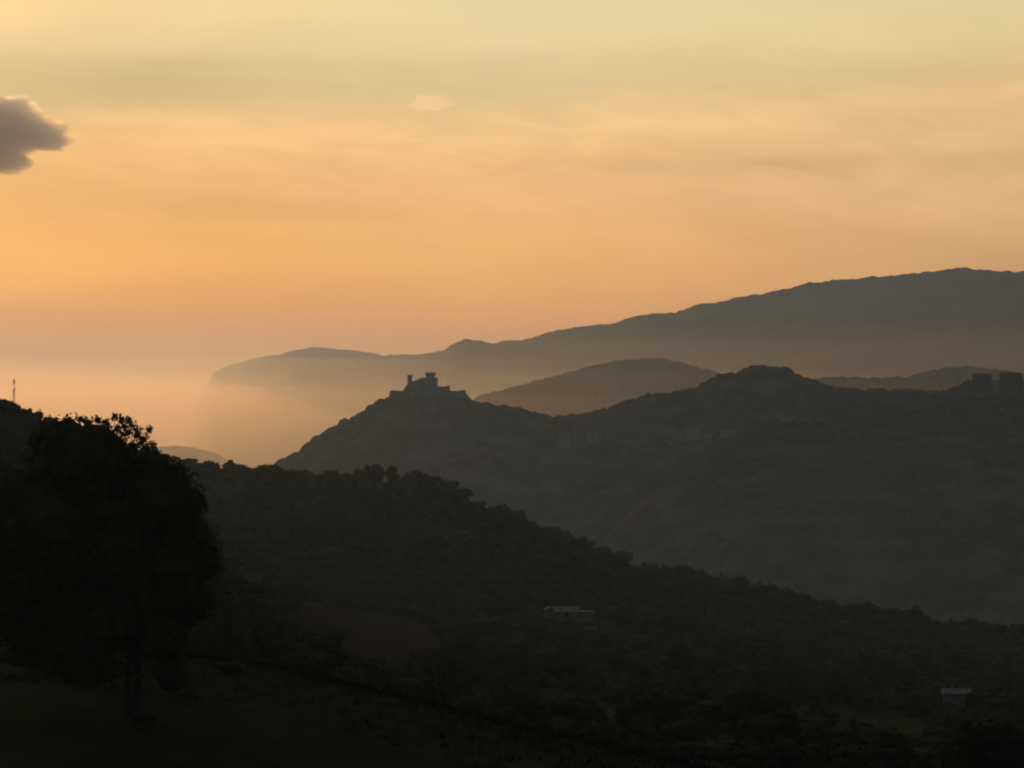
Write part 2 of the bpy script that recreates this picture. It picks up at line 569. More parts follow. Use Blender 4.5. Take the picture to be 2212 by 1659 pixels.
def hillside_fy(fx, y):
    fx, y = np.broadcast_arrays(np.asarray(fx, float), np.asarray(y, float))
    cols = [np.interp(fx, FXS, TAB[:, k]) for k in range(6)] + [interp(NEAR, fx)]
    out = np.zeros_like(fx)
    for k in range(6):
        m = (y >= YS[k]) & (y <= YS[k + 1])
        t = np.clip((y - YS[k]) / (YS[k + 1] - YS[k]), 0, 1)
        out = np.where(m, cols[k] * (1 - t) + cols[k + 1] * t, out)
    return np.where(y < YS[0], cols[0] + (YS[0] - y) * 3, np.where(y > YS[6], cols[6], out))


def hillside_z(fx, y):
    fx, y = np.broadcast_arrays(np.asarray(fx, float), np.asarray(y, float))
    z = Z(hillside_fy(fx, y), y)
    z = z + 3.0 * fbm(X(fx, y) / 60, y / 80, 31, 3) * np.clip((1050 - y) / 200, 0, 1) * np.clip((y - 100) / 300, 0, 1)
    over = np.clip(y - 1100, 0, None)
    return np.maximum(z - over * 0.42 - np.clip(over, 0, 60) * 0.1, VALLEY - 3)


hx = np.linspace(-500, 2700, 420)
hy = np.concatenate([np.linspace(90, 400, 60), np.linspace(410, 1090, 80), np.linspace(1095, 1130, 8), np.linspace(1150, 1950, 20)])
HX, HY = np.meshgrid(hx, hy)
HZ = hillside_z(HX, HY)
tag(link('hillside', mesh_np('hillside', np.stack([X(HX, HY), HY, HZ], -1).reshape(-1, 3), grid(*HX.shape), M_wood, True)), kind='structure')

# the dry pasture on it
px_ = np.linspace(590, 985, 90)
t_ = np.linspace(0, 1, 40)
PX, T_ = np.meshgrid(px_, t_)
ylo = interp([(590, 520), (640, 470), (760, 430), (860, 420), (985, 480)], PX) + 60 * fbm(PX / 28, PX * 0, 71, 3)
yhi = np.maximum(interp([(590, 540), (650, 640), (800, 640), (930, 610), (985, 500)], PX) + 70 * fbm(PX / 24, PX * 0, 73, 3), ylo + 2)
PY = ylo + (yhi - ylo) * T_
PZ = hillside_z(PX, PY) + 0.35
tag(link('pasture', mesh_np('pasture', np.stack([X(PX, PY), PY, PZ], -1).reshape(-1, 3), grid(*PX.shape), M_dry, True)), kind='structure')

# left wooded hill
LEFT_HILL = [(-760, 700), (-500, 720), (-300, 770), (-150, 822), (0, 870), (40, 884), (70, 897), (100, 914), (150, 936), (250, 962), (330, 996), (400, 1060), (450, 1130), (480, 1210), (520, 1310),
             (560, 1420)]


def left_z(fx, y):
    fx, y = np.broadcast_arrays(np.asarray(fx, float), np.asarray(y, float))
    zr = Z(interp(LEFT_HILL, fx), 500.0)
    s = np.clip((500 - y) / 240, 0, 1)
    b = np.clip((y - 500) / 420, 0, 1)
    zf = Z(1540, 260.0)
    z = zr + (zf - zr) * s ** 0.9 - 55 * b ** 1.3 + 2.0 * fbm(X(fx, y) / 30, y / 30, 44, 3) * np.minimum(1, s * 5)
    return z


lx = np.linspace(-760, 575, 240)
ly = np.concatenate([np.linspace(255, 500, 70), np.linspace(508, 900, 30)])
LX, LY = np.meshgrid(lx, ly)
tag(link('left_hill', mesh_np('left_hill', np.stack([X(LX, LY), LY, left_z(LX, LY)], -1).reshape(-1, 3), grid(*LX.shape), M_wood, True)), kind='structure')

# foreground meadow under the camera, ending in a crest
CREST = [(-600, 1370), (0, 1386), (300, 1402), (581, 1440), (678, 1464), (900, 1515), (1100, 1568), (1300, 1612), (1491, 1657), (1700, 1715), (2300, 1880), (2900, 2000)]
CREST_D = [(-600, 235), (0, 230), (581, 215), (900, 190), (1300, 160), (1700, 140), (2900, 110)]


def meadow_z(fx, y):
    fx, y = np.broadcast_arrays(np.asarray(fx, float), np.asarray(y, float))
    D = interp(CREST_D, fx)
    zc = Z(interp(CREST, fx), D)
    z0 = -7.0
    t = np.clip(y / D, -0.6, 1)
    z = z0 + (zc - z0) * np.where(t > 0, t ** 0.62, t * 0.4)
    z = z + 0.45 * fbm(X(fx, y) / 14, y / 22, 52, 4) * np.clip(1.15 - t, 0, 1)
    over = np.clip(y - D, 0, None)
    return z - over ** 1.25 * 0.16


mx_ = np.linspace(-600, 2900, 420)
mt = np.concatenate([np.linspace(0.08, 1.0, 160), np.linspace(1.01, 1.35, 24)])
MX, MT = np.meshgrid(mx_, mt)
MY = MT * interp(CREST_D, MX)
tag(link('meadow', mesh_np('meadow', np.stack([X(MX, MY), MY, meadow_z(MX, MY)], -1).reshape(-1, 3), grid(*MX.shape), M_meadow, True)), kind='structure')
bx = np.linspace(-160, 160, 40)
by = np.linspace(-120, 21, 20)
BX, BY = np.meshgrid(bx, by)
tag(link('terrace', mesh_np('terrace', np.stack([BX, BY, -7.9 - 0.02 * np.clip(BY, 0, 99) + 0.3 * fbm(BX / 8, BY / 8, 61, 3)], -1).reshape(-1, 3), grid(*BX.shape), M_meadow, True)),
    kind='structure')

# ------------------------------------------------------------------ foliage
rng = np.random.default_rng(7)


def cube_sphere(n=3):
    fs = []
    a = np.linspace(-1, 1, n + 1)
    for ax in range(3):
        for sg in (-1, 1):
            for i in range(n):
                for j in range(n):
                    q = []
                    for u, w in ((a[i], a[j]), (a[i + 1], a[j]), (a[i + 1], a[j + 1]), (a[i], a[j + 1])):
                        p = np.zeros(3)
                        p[ax], p[(ax + 1) % 3], p[(ax + 2) % 3] = sg, u, w
                        q.append(p / np.linalg.norm(p))
                    fs.append(q[::sg])
    return np.array(fs)


CS2, CS3 = cube_sphere(2), cube_sphere(3)


def leaf_quads(pos, nrm, size, r):
    """One bent-free leaf spray per position, roughly facing NRM."""
    n = len(pos)
    d = nrm + r.normal(0, 0.75, (n, 3))
    d /= np.linalg.norm(d, axis=1)[:, None] + 1e-9
    a = np.cross(d, r.normal(0, 1, (n, 3)))
    a /= np.linalg.norm(a, axis=1)[:, None] + 1e-9
    b = np.cross(d, a)
    s = size * r.uniform(0.55, 1.25, n)[:, None]
    k = r.uniform(0.35, 0.8, n)[:, None]
    return np.stack([pos - a * s, pos - b * s * k + a * s * 0.15, pos + a * s, pos + b * s * k - a * s * 0.1], 1)


def crown(lobes, n_leaf, leaf, r, core=0.78, cs=CS3, shell=(0.72, 1.08)):
    """lobes: (x, y, z, rx, ry, rz). Solid uneven cores wrapped in leaf sprays."""
    parts = []
    wts = np.array([l[3] * l[5] for l in lobes])
    wts = wts / wts.sum()
    for l, w in zip(lobes, wts):
        c, rad = np.array(l[:3]), np.array(l[3:])
        if core:
            q = cs.copy()
            ph = r.uniform(0, 6, 3)
            k = 1 + 0.16 * np.sin(q[..., 0:1] * 5 + ph[0]) * np.sin(q[..., 1:2] * 4 + ph[1]) + 0.1 * np.sin(q[..., 2:3] * 6 + ph[2])
            parts.append(c + q * k * rad * core)
        m = max(3, int(n_leaf * w))
        d = r.normal(0, 1, (m, 3))
        d /= np.linalg.norm(d, axis=1)[:, None]
        rr = r.uniform(*shell, m)[:, None]
        parts.append(leaf_quads(c + d * rad * rr, d, leaf, r))
    return np.concatenate(parts)


def lobes_round(r, n=6, w=0.5, h=1.0, z0=0.12):
    """Lobes of a round-headed tree of height 1 and half-width w."""
    out = [(0, 0, z0 + (h - z0) * 0.5, w * 0.75, w * 0.75, (h - z0) * 0.46)]
    for i in range(n):
        a = 2 * math.pi * i / n + r.uniform(-0.4, 0.4)
        z = z0 + (h - z0) * r.uniform(0.25, 0.78)
        k = r.uniform(0.3, 0.5) * w
        out.append((math.cos(a) * w * 0.55, math.sin(a) * w * 0.55, z, k * 1.1, k * 1.1, k))
    return out


def lobes_tall(r, w=0.26):
    return [(r.uniform(-.05, .05), r.uniform(-.05, .05), z, w * k, w * k, 0.2) for z, k in ((.2, .8), (.4, 1), (.6, .95), (.8, .7))]


def lobes_point(r, w=0.5):
    return [(r.uniform(-.06, .06), r.uniform(-.06, .06), z, w * k, w * k, 0.2) for z, k in ((.22, 1), (.42, .8), (.62, .5), (.82, .26))]


def quads_mesh(name, q, mat):
    v = q.reshape(-1, 3)
    return mesh_np(name, v, np.arange(len(v)).reshape(-1, 4), mat)


def trunk_mesh(h, r0, name='trunk'):
    m = MB()
    m.tube([(0, 0, -0.06), (0.01, 0, h * 0.4), (-0.015, 0.01, h * 0.8), (0.01, -0.01, h)], [r0 * 1.3, r0, r0 * 0.8, r0 * 0.5], 7)
    return m.mesh(name, M_bark)


# tree kinds, unit height; three shapes of each
KIND = {}
for kind in ('round', 'broad', 'tall', 'point', 'bush'):
    KIND[kind] = []
    for k in range(3):
        r = np.random.default_rng(100 + hash(kind) % 1 + len(KIND) * 10 + k)
        lob = {'round': lambda: lobes_round(r, 6, 0.48), 'broad': lambda: lobes_round(r, 8, 0.75), 'tall': lambda: lobes_tall(r),
               'point': lambda: lobes_point(r), 'bush': lambda: lobes_round(r, 7, 0.8, 1.0, 0.02)}[kind]()
        q = crown(lob, 420, 0.085, r)
        q[..., 2] = np.maximum(q[..., 2], 0.0)
        top = np.percentile(q[..., 2], 99.5)
        q = q / top
        mat = M_leaf2 if k == 2 else M_leaf
        KIND[kind].append((quads_mesh('crown', q, mat), trunk_mesh(0.5, 0.035)))


def tree(name, kind, x, y, z, h, label, cat='tree', group=None, wscale=1.0):
    k = int(rng.integers(0, 3))
    cm, tm = KIND[kind][k]
    e = empty(name, (x, y, z - 0.02 * h), rng.uniform(0, 6.28))
    e.scale = (h * wscale, h * wscale, h)
    link('crown', cm, e)
    link('trunk', tm, e)
    tag(e, label, cat, group)
    return e


def at_hill(fx, fy_top, y, wpx, kind, name, label, cat, group=None, hmin=2.0, zfun=hillside_z):
    z = float(zfun(fx, y))
    h = max(hmin, float(Z(fy_top, y)) - z)
    base_w = {'round': 0.96, 'broad': 1.4, 'tall': 0.5, 'point': 0.9, 'bush': 1.5}[kind] * h
    ws = wpx / F * y / base_w
    return tree(name, kind, float(X(fx, y)), y, z, h, label, cat, group, ws)


G1 = 'trees along the crest of the near ridge'
CRESTY = 1096
for fx, fy, w, kind, lab in [
    (372, 984, 40, 'bush', 'low dark bush on the near crest just right of the foreground oak'),
    (406, 990, 38, 'round', 'small round tree on the near crest below the pale hazy knoll at left'),
    (440, 1001, 44, 'bush', 'flat bushy tree on the near crest under the right end of the pale hazy knoll'),
    (498, 993, 40, 'point', 'pointed dark tree standing up against the bright haze left of the castle hill'),
    (520, 1002, 34, 'round', 'small round tree touching the pointed one on its right'),
    (546, 1009, 40, 'bush', 'low scrubby tree in the bright gap between pointed and dome-shaped trees'),
    (578, 1003, 52, 'broad', 'wide dome-shaped tree at the foot of the castle hill slope'),
    (632, 1014, 40, 'round', 'round tree right of the dip after the dome-shaped tree'),
    (660, 1014, 42, 'broad', 'broad flat-topped tree on the crest, second right of the dip'),
    (690, 1022, 34, 'bush', 'low bush filling the crest between two broad trees'),
    (716, 1015, 38, 'round', 'round-headed tree halfway between dome-shaped tree and tall blocky pair'),
    (750, 1021, 40, 'bush', 'low bushy tree left of the tall blocky trees'),
    (776, 1014, 30, 'round', 'medium round tree leaning against the tall blocky tree from the left'),
    (793, 1006, 24, 'tall', 'narrow upright tree at the left of the tall blocky cluster'),
    (814, 1003, 28, 'tall', 'tallest blocky tree on the near crest below the castle'),
    (848, 1006, 26, 'tall', 'lone upright tree right of the gap beside the tall blocky cluster'),
    (878, 1026, 34, 'bush', 'low bush between the lone upright tree and the crest bend'),
    (902, 1015, 52, 'broad', 'wide rounded tree where the near crest starts to fall to the right'),
    (936, 1028, 36, 'round', 'round tree just past the crest bend'),
    (968, 1035, 46, 'broad', 'broad spreading tree on the first falling stretch of crest'),
    (1004, 1054, 40, 'round', 'round tree on the steep drop of the crest'),
    (1034, 1081, 36, 'bush', 'bush at the foot of the steep drop of the crest'),
    (1065, 1094, 34, 'bush', 'low bush in the notch after the steep drop'),
    (1089, 1089, 38, 'round', 'rounded tree standing out just after the notch in the crest'),
    (1117, 1103, 40, 'broad', 'broad tree joined to the rounded one after the notch'),
    (1150, 1125, 30, 'point', 'small pointed tree on the middle of the falling crest'),
    (1197, 1137, 46, 'broad', 'bulging broad tree on the middle of the falling crest'),
    (1227, 1154, 34, 'round', 'round tree right below the bulging broad one'),
    (1264, 1165, 48, 'broad', 'broad tree on the crest straight above the pale farmhouse'),
    (1300, 1180, 40, 'round', 'round tree on the crest above the right end of the farmhouse'),
    (1345, 1190, 44, 'broad', 'smooth broad tree on the crest right of the farmhouse'),
    (1402, 1214, 40, 'bush', 'low bushy tree after the small step in the crest'),
    (1448, 1226, 44, 'round', 'round tree midway along the right half of the crest'),
    (1500, 1229, 50, 'broad', 'broad level-topped tree at a small step of the right crest'),
    (1543, 1254, 40, 'bush', 'bush below the level-topped tree on the right crest'),
    (1590, 1258, 44, 'round', 'round tree left of the spiky one on the right crest'),
    (1641, 1255, 34, 'point', 'spiky tree poking above the right half of the crest'),
    (1690, 1267, 46, 'broad', 'broad tree right of the spiky one'),
    (1735, 1285, 42, 'round', 'round tree where the right crest dips'),
    (1790, 1294, 48, 'broad', 'wide tree on the gently falling right crest'),
    (1866, 1300, 50, 'broad', 'big rounded tree on the right crest under the dark hill'),
    (1912, 1313, 36, 'bush', 'bush right of the big rounded tree'),
    (1972, 1317, 54, 'round', 'dome-topped tree on the right crest above the small cabin'),
    (2035, 1342, 44, 'bush', 'low bush on the crest right above the cabin roof'),
    (2080, 1340, 44, 'round', 'round tree near the right end of the crest'),
    (2140, 1346, 46, 'broad', 'broad tree second from the right end of the crest'),
    (2192, 1347, 44, 'round', 'last tree on the crest at the right edge of the view'),
]:
    at_hill(fx, fy, CRESTY + float(rng.uniform(-6, 4)), w, kind, 'shrub' if kind == 'bush' else 'tree', lab, 'shrub' if kind == 'bush' else 'tree', G1)

G2 = 'bushes along the top of the left hill'
for fx, fy, w, kind, lab in [
    (8, 860, 46, 'bush', 'dark bush on the left hill at the very edge of the view'),
    (30, 868, 34, 'bush', 'flat bush on the left hill at the foot of the mast'),
    (58, 881, 26, 'bush', 'scrappy low bush down the slope from the mast'),
    (84, 884, 20, 'round', 'small upright bush standing clear on the left hill slope'),
    (104, 896, 28, 'round', 'rounded bush standing clear on the left hill beside the oak'),
    (118, 910, 24, 'bush', 'low bush between the rounded bush and the oak top'),
]:
    at_hill(fx, fy, 494 + float(rng.uniform(-4, 3)), w, kind, 'shrub', lab, 'shrub', G2, hmin=0.8, zfun=left_z)

G3 = 'shrubs behind the meadow crest'
for fx, fy, w, kind, y, lab, cat in [
    (563, 1335, 95, 'round', 330, 'dark round tree with a short trunk at the left end of the dry pasture', 'tree'),
    (678, 1378, 120, 'broad', 262, 'large dark shrub in front of the dry pasture', 'shrub'),
    (760, 1428, 80, 'bush', 245, 'low dark shrub at the meadow edge right of the large one', 'shrub'),
    (835, 1436, 90, 'bush', 240, 'rounded dark shrub at the meadow edge below the pasture corner', 'shrub'),
    (925, 1462, 95, 'round', 225, 'dark bushy tree at the meadow edge below the farmhouse slope', 'tree'),
    (1010, 1500, 80, 'bush', 215, 'dark shrub halfway down the meadow edge', 'shrub'),
    (1090, 1516, 90, 'broad', 205, 'spreading dark shrub on the lower half of the meadow edge', 'shrub'),
    (1190, 1548, 100, 'bush', 195, 'wide dark shrub near the low end of the meadow edge', 'shrub'),
    (1290, 1560, 85, 'round', 190, 'dark rounded tree near the low end of the meadow edge', 'tree'),
    (1400, 1600, 110, 'bush', 185, 'last dark shrub where the meadow edge leaves the view', 'shrub'),
    (1560, 1590, 120, 'broad', 215, 'dark spreading tree at the bottom of the view right of the meadow', 'tree'),
    (1760, 1600, 130, 'round', 230, 'dark rounded tree at the bottom of the view below the cabin slope', 'tree'),
    (1980, 1610, 120, 'broad', 240, 'dark broad tree at the bottom edge below the cabin', 'tree'),
    (2160, 1600, 130, 'round', 250, 'dark tree in the bottom right corner', 'tree'),
]:
    at_hill(fx, fy, y, w, kind, cat, lab, cat, G3, hmin=1.5)

G5 = 'trees and shrubs crowding round the big oak'
for fx, fy, w, kind, y, zf, lab, cat in [
    (418, 1175, 150, 'round', 262, hillside_z, 'dark tree half hidden behind the right side of the big oak', 'tree'),
    (482, 1262, 130, 'broad', 272, hillside_z, 'dark spreading tree between the big oak and the dry pasture', 'tree'),
    (430, 1330, 110, 'bush', 240, hillside_z, 'dark shrub under the right edge of the big oak crown', 'shrub'),
    (372, 1408, 95, 'bush', 172, meadow_z, 'low dark shrub on the meadow right of the oak trunk', 'shrub'),
    (215, 1400, 120, 'bush', 176, meadow_z, 'low dark shrub on the meadow left of the oak trunk', 'shrub'),
    (70, 1372, 140, 'bush', 190, meadow_z, 'wide dark shrub under the left part of the oak crown', 'shrub'),
    (500, 1425, 70, 'bush', 200, meadow_z, 'small shrub on the meadow crest right of the oak', 'shrub'),
    (312, 1585, 60, 'bush', 149, meadow_z, 'small tuft-like shrub at the foot of the oak trunk', 'shrub'),
]:
    at_hill(fx, fy, y, w, kind, cat, lab, cat, G5, hmin=0.5, zfun=zf)

# woodland on the near hillside and the left hill: one mass nobody could count
LIB = {}
for n_leaf, cs in ((26, CS2), (90, CS3), (240, CS3)):
    LIB[n_leaf] = []
    for k in range(7):
        r = np.random.default_rng(900 + k + n_leaf)
        lob = [lobes_round(r, 4, 0.6), lobes_round(r, 5, 0.75), lobes_point(r, 0.5), lobes_round(r, 4, 0.55), lobes_round(r, 5, 0.8, 1, 0.02), lobes_tall(r, 0.34),
               lobes_round(r, 6, 0.65)][k]
        if n_leaf == 26:
            lob = lob[:4]
        q = crown(lob, n_leaf, {26: 0.16, 90: 0.11, 240: 0.07}[n_leaf], r, cs=cs)
        LIB[n_leaf].append(q / np.percentile(q[..., 2], 99))


def scatter(fxs, ys, zs, hs, lod):
    out = []
    ks = rng.integers(0, 7, len(fxs))
    for k in range(7):
        m = ks == k
        n = int(m.sum())
        if not n:
            continue
        q = LIB[lod][k]
        a = rng.uniform(0, 6.28, n)
        h = hs[m]
        w = h * rng.uniform(0.8, 1.35, n)
        ca, sa = np.cos(a)[:, None, None], np.sin(a)[:, None, None]
        x = (q[None, ..., 0] * ca - q[None, ..., 1] * sa) * w[:, None, None] + X(fxs[m], ys[m])[:, None, None]
        y = (q[None, ..., 0] * sa + q[None, ..., 1] * ca) * w[:, None, None] + ys[m][:, None, None]
        z = q[None, ..., 2] * h[:, None, None] + (zs[m] - 0.1 * h)[:, None, None]
        out.append(np.stack([x, y, z], -1).reshape(-1, 4, 3))
    return np.concatenate(out)


def in_pasture(fx, y):
    lo = np.interp(fx, [590, 640, 760, 860, 985], [520, 470, 430, 420, 480])
    hi = np.interp(fx, [590, 650, 800, 930, 985], [540, 640, 640, 610, 500])
    return (fx > 600) & (fx < 975) & (y > lo - 8) & (y < hi)


HOUSES = [(1230, 722, 80, 105), (1275, 640, 34, 30), (2065, 560, 55, 95)]      # fx, y, half width px, clear metres in front


def clear(fx, y):
    m = in_pasture(fx, y)
    for hx_, hy_, hw, cf in HOUSES:
        m |= (np.abs(fx - hx_) < hw) & (y > hy_ - cf) & (y < hy_ + 14)
    return m


def woodland(n, y0, y1, hr, lod, x0=-450, x1=2650, thin=0.5):
    ys = np.sqrt(rng.uniform(y0 ** 2, y1 ** 2, n))
    fxs = rng.uniform(x0, x1, n)
    keep = ~clear(fxs, ys) & (fbm(X(fxs, ys) / 45, ys / 60, 77, 3) > -thin)
    keep &= ys > interp(CREST_D, fxs) + 14
    fxs, ys = fxs[keep], ys[keep]
    hs = rng.uniform(*hr, len(fxs)) * (0.62 + 0.85 * rng.random(len(fxs)) ** 3) * (1 + 0.9 * fbm(X(fxs, ys) / 38, ys / 50, 19, 3))
    return scatter(fxs, ys, hillside_z(fxs, ys), hs, lod)


wq = [woodland(700, 160, 400, (1.6, 4.5), 240, thin=0.10), woodland(2600, 400, 720, (2.2, 5.5), 90, thin=0.16),
      woodland(4200, 720, 1092, (2.5, 5.5), 26, thin=0.3), woodland(900, 1060, 1104, (2.0, 3.6), 26)]
n = 500
fxs = np.concatenate([rng.uniform(hx_ - hw - 8, hx_ + hw + 8, n) for hx_, hy_, hw, cf in HOUSES])
ys = np.concatenate([rng.uniform(hy_ - cf - 4, hy_ - 6, n) for hx_, hy_, hw, cf in HOUSES])
m = ~in_pasture(fxs, ys)
fxs, ys = fxs[m], ys[m]
wq.append(scatter(fxs, ys, hillside_z(fxs, ys), rng.uniform(0.5, 1.3, len(fxs)), 26))
tag(link('woodland', quads_mesh('woodland', np.concatenate(wq), M_forest)), kind='stuff')

n = 1500
ys = rng.uniform(265, 503, n)
fxs = rng.uniform(-500, 560, n)
hs = rng.uniform(1.2, 3.2, n)
hs = np.where(ys > 470, rng.uniform(0.5, 1.1, n), hs)
m = Z(interp(LEFT_HILL, fxs), 500.0) > hillside_z(fxs, np.full(n, 500.0)) - 2
tag(link('scrub', quads_mesh('scrub', scatter(fxs[m], ys[m], left_z(fxs[m], ys[m]), hs[m], 90), M_forest)), kind='stuff')

# grass tufts on the meadow, mostly along its crest
n = 3200
fxs = rng.uniform(-250, 1750, n)
cd = interp(CREST_D, fxs)
ys = cd * (1.005 - 0.22 * rng.random(n) ** 7)
zs = meadow_z(fxs, ys)
base = np.stack([X(fxs, ys), ys, zs], -1)
blades = []
for k in range(5):
    a = rng.uniform(0, 6.28, n)
    d = np.stack([np.cos(a), np.sin(a), np.zeros(n)], -1)
    hh = (0.15 + 0.4 * rng.random(n) ** 3)[:, None]
    lean = rng.normal(0, 0.25, (n, 2)) * hh
    off = np.stack([rng.normal(0, .25, n), rng.normal(0, .25, n), np.full(n, -0.05)], -1)
    tip = np.concatenate([lean, hh], 1)
    b0 = base + off
    blades.append(np.stack([b0 - d * 0.06, b0 + d * 0.06, b0 + tip + d * 0.02, b0 + tip - d * 0.02], 1))
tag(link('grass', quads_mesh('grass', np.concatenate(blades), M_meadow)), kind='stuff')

# ------------------------------------------------------------------ the oak in the foreground
OY = 150.0
PXM = OY / F
ob = (float(X(287, OY)), OY, float(meadow_z(287, OY)))
oak = empty('oak_tree', ob)
tag(oak, 'big dark spreading oak with ragged twigs at its top, standing on the foreground meadow', 'tree')
r = np.random.default_rng(5)


def loc(fx, fy, d=0.0):
    return ((fx - 287) * PXM, d, float(Z(fy, OY)) - ob[2])


lob = []
for fx, fy, rp, d in [(150, 1006, 98, 0.5), (205, 1000, 88, -1.2), (285, 1062, 90, 0.3), (345, 1085, 92, -0.4), (385, 1165, 74, 0.6), (362, 1250, 84, -0.8), (45, 1110, 115, 1.0),
                      (120, 1150, 120, -1.5), (230, 1180, 140, 0.0), (320, 1300, 92, 1.0), (120, 1285, 105, 0.8), (10, 1240, 105, -0.5), (230, 1330, 95, -0.6), (-70, 1180, 90, 0.4),
                      (235, 1130, 120, 2.2), (150, 1220, 110, 2.6), (412, 1300, 52, -0.3), (432, 1215, 42, 0.4), (352, 1378, 62, -0.9), (175, 1395, 78, -1.1), (60, 1345, 80, 0.6),
                      (408, 1085, 34, 0.8), (372, 1030, 36, 0.2), (335, 1010, 34, -0.3), (100, 955, 40, 0.5)]:
    p = loc(fx, fy, d)
    lob.append((*p, rp * PXM, rp * PXM * 1.1, rp * PXM))
q = crown(lob, 21000, 0.16, r, core=0.86, cs=cube_sphere(6), shell=(0.78, 1.17))
# leaf sprays on the twigs that stick out of the top
SPR = [(247, 902, 10), (264, 907, 11), (281, 908, 9), (290, 920, 11), (270, 924, 12), (253, 928, 11), (301, 931, 12), (324, 928, 8), (317, 945, 10), (297, 942, 8), (326, 961, 10), (254, 947, 9),
       (137, 910, 7), (152, 907, 6), (171, 905, 5), (212, 908, 7), (190, 914, 9), (229, 914, 9), (120, 918, 7), (236, 930, 12), (262, 955, 10), (288, 962, 9), (312, 968, 10), (335, 980, 10), (278, 935, 9), (308, 955, 9)]
extra = []
for fx, fy, rp in SPR:
    d = r.normal(0, 1, (64, 3))
    d /= np.linalg.norm(d, axis=1)[:, None]
    p = np.array(loc(fx, fy, r.uniform(-0.8, 0.8))) + d * r.uniform(0.2, 1.0, 64)[:, None] * rp * 1.25 * PXM
    extra.append(leaf_quads(p, d, 0.10, r))
link('crown', quads_mesh('crown', np.concatenate([q] + extra), M_leaf), oak)
tk = MB()
fork = loc(292, 1380)
tk.tube([(0, 0, -0.6), (0.02, 0, 0.2), (-0.05, 0.05, 1.6), (0.1, 0, 3.2), fork], [0.75, 0.52, 0.44, 0.42, 0.46], 12)
link('trunk', tk.mesh('trunk', M_bark), oak)
br = MB()
for l in lob:
    c = np.array(l[:3])
    f0 = np.array(fork)
    mid = f0 * 0.5 + c * 0.5 + r.normal(0, 0.3, 3)
    tip = (c - mid) / np.linalg.norm(c - mid) * l[3] * 0.7
    br.tube([f0 + (0, 0, -0.3), mid, c, c + tip], [0.26, 0.17, 0.08, 0.03], 7)
for i, (fx, fy, rp) in enumerate(SPR):
    e = np.array(loc(fx, fy - rp * 0.6, 0))
    s = np.array(loc(255 + (fx - 255) * 0.45, 990, 0.0)) if fx > 235 else np.array(loc(fx + 12, 985, 0.0))
    mid = s * 0.45 + e * 0.55 + r.normal(0, 0.07, 3)
    br.tube([s, mid, e], [0.035, 0.022, 0.010], 5)
link('branches', br.mesh('branches', M_bark), oak)

# ------------------------------------------------------------------ castle
KD = 3000.0
KM = KD / F
kx, kz = 935.0, 850.0
kz_w = float(Z(kz, KD))
castle = empty('castle', (float(X(kx, KD)), KD, kz_w - 4))
tag(castle, 'dark stone castle with a flared keep and a slim turret on the hilltop', 'castle')


def kp(fx, fy):
    return (fx - kx) * KM, (kz - fy) * KM + 4


def kbox(mb, x0, x1, top, base, y0, y1, **kw):
    a, zt = kp(x0, top)
    b, zb = kp(x1, base)
    mb.box(a, b, y0, y1, zb, zt, **kw)


def merlons(mb, x0, x1, top, y0, y1, n, h=1.0):
    a, zt = kp(x0, top)
    b, _ = kp(x1, top)
    w = (b - a) / (2 * n - 1)
    for i in range(n):
        for yy in (y0, y1 - 0.6):
            mb.box(a + 2 * i * w, a + (2 * i + 1) * w, yy, yy + 0.6, zt - 0.01, zt + h)
    m2 = max(2, int((y1 - y0) / (2 * w)))
    wy = (y1 - y0 - 1.2) / (2 * m2 + 1)
    for i in range(m2):
        for xx in (a, b - 0.6):
            mb.box(xx, xx + 0.6, y0 + 0.6 + wy * (2 * i + 1), y0 + 0.6 + wy * (2 * i + 2), zt - 0.01, zt + h)


m = MB()
kbox(m, 921, 939, 813, 858, -4.3, 4.3)
keep = m.build('keep', M_stone, castle)
m = MB()
a, z1 = kp(921, 813)
b, _ = kp(939, 813)
_, z2 = kp(0, 808.5)
m.box(a, b, -4.3, 4.3, z1, z2, tx=-1.15, ty=-1.15)
m.box(a - 1.15, b + 1.15, -5.45, 5.45, z2, z2 + 1.3)
merlons(m, 921 - 1.15 / KM, 939 + 1.15 / KM, 808.5 - 1.3 / KM, -5.45, 5.45, 6, 0.75)
m.build('battlement', M_stone_dk, keep)
m = MB()
kbox(m, 880.6, 890.4, 812.5, 858, -2.4, 2.4)
turret = m.build('turret', M_stone, castle)
m = MB()
kbox(m, 880.0, 891.0, 810.8, 812.5, -2.7, 2.7)
merlons(m, 880.0, 891.0, 810.8, -2.7, 2.7, 3, 0.7)
m.build('battlement', M_stone_dk, turret)
m = MB()
pts = [kp(*p) for p in [(890.4, 860), (921, 860), (921, 815.5), (912, 816), (905, 818), (899, 821.5), (893, 823.5), (890.4, 823.5)]]
m.prism(pts, -6.5, 6.5)
m.build('hall', M_stone, castle)
m = MB()
kbox(m, 939, 945.5, 817.5, 862, -5.5, 5.5)
pts = [kp(*p) for p in [(939, 817.5), (945.5, 817.5), (942, 815.6), (939, 815)]]
m.prism(pts, -5.5, 5.5)
m.build('chapel', M_stone, castle)
m = MB()
kbox(m, 945.5, 972, 834.5, 868, -7, 5)
kbox(m, 966, 972.6, 833.4, 834.5, -7.3, 5.3)
m.build('upper_wing', M_stone, castle)
m = MB()
kbox(m, 972, 1006, 844.2, 874, -8, 4)
kbox(m, 992, 1006.6, 843.2, 844.2, -8.3, 4.3)
m.build('lower_wing', M_stone, castle)
m = MB()
pts = [kp(*p) for p in [(839, 862), (880.6, 862), (880.6, 831), (877, 834), (872, 843.5), (864, 844.5), (850, 843), (843, 844)]]
m.prism(pts, -7.5, 3.5)
m.build('terrace_wall', M_stone_dk, castle)


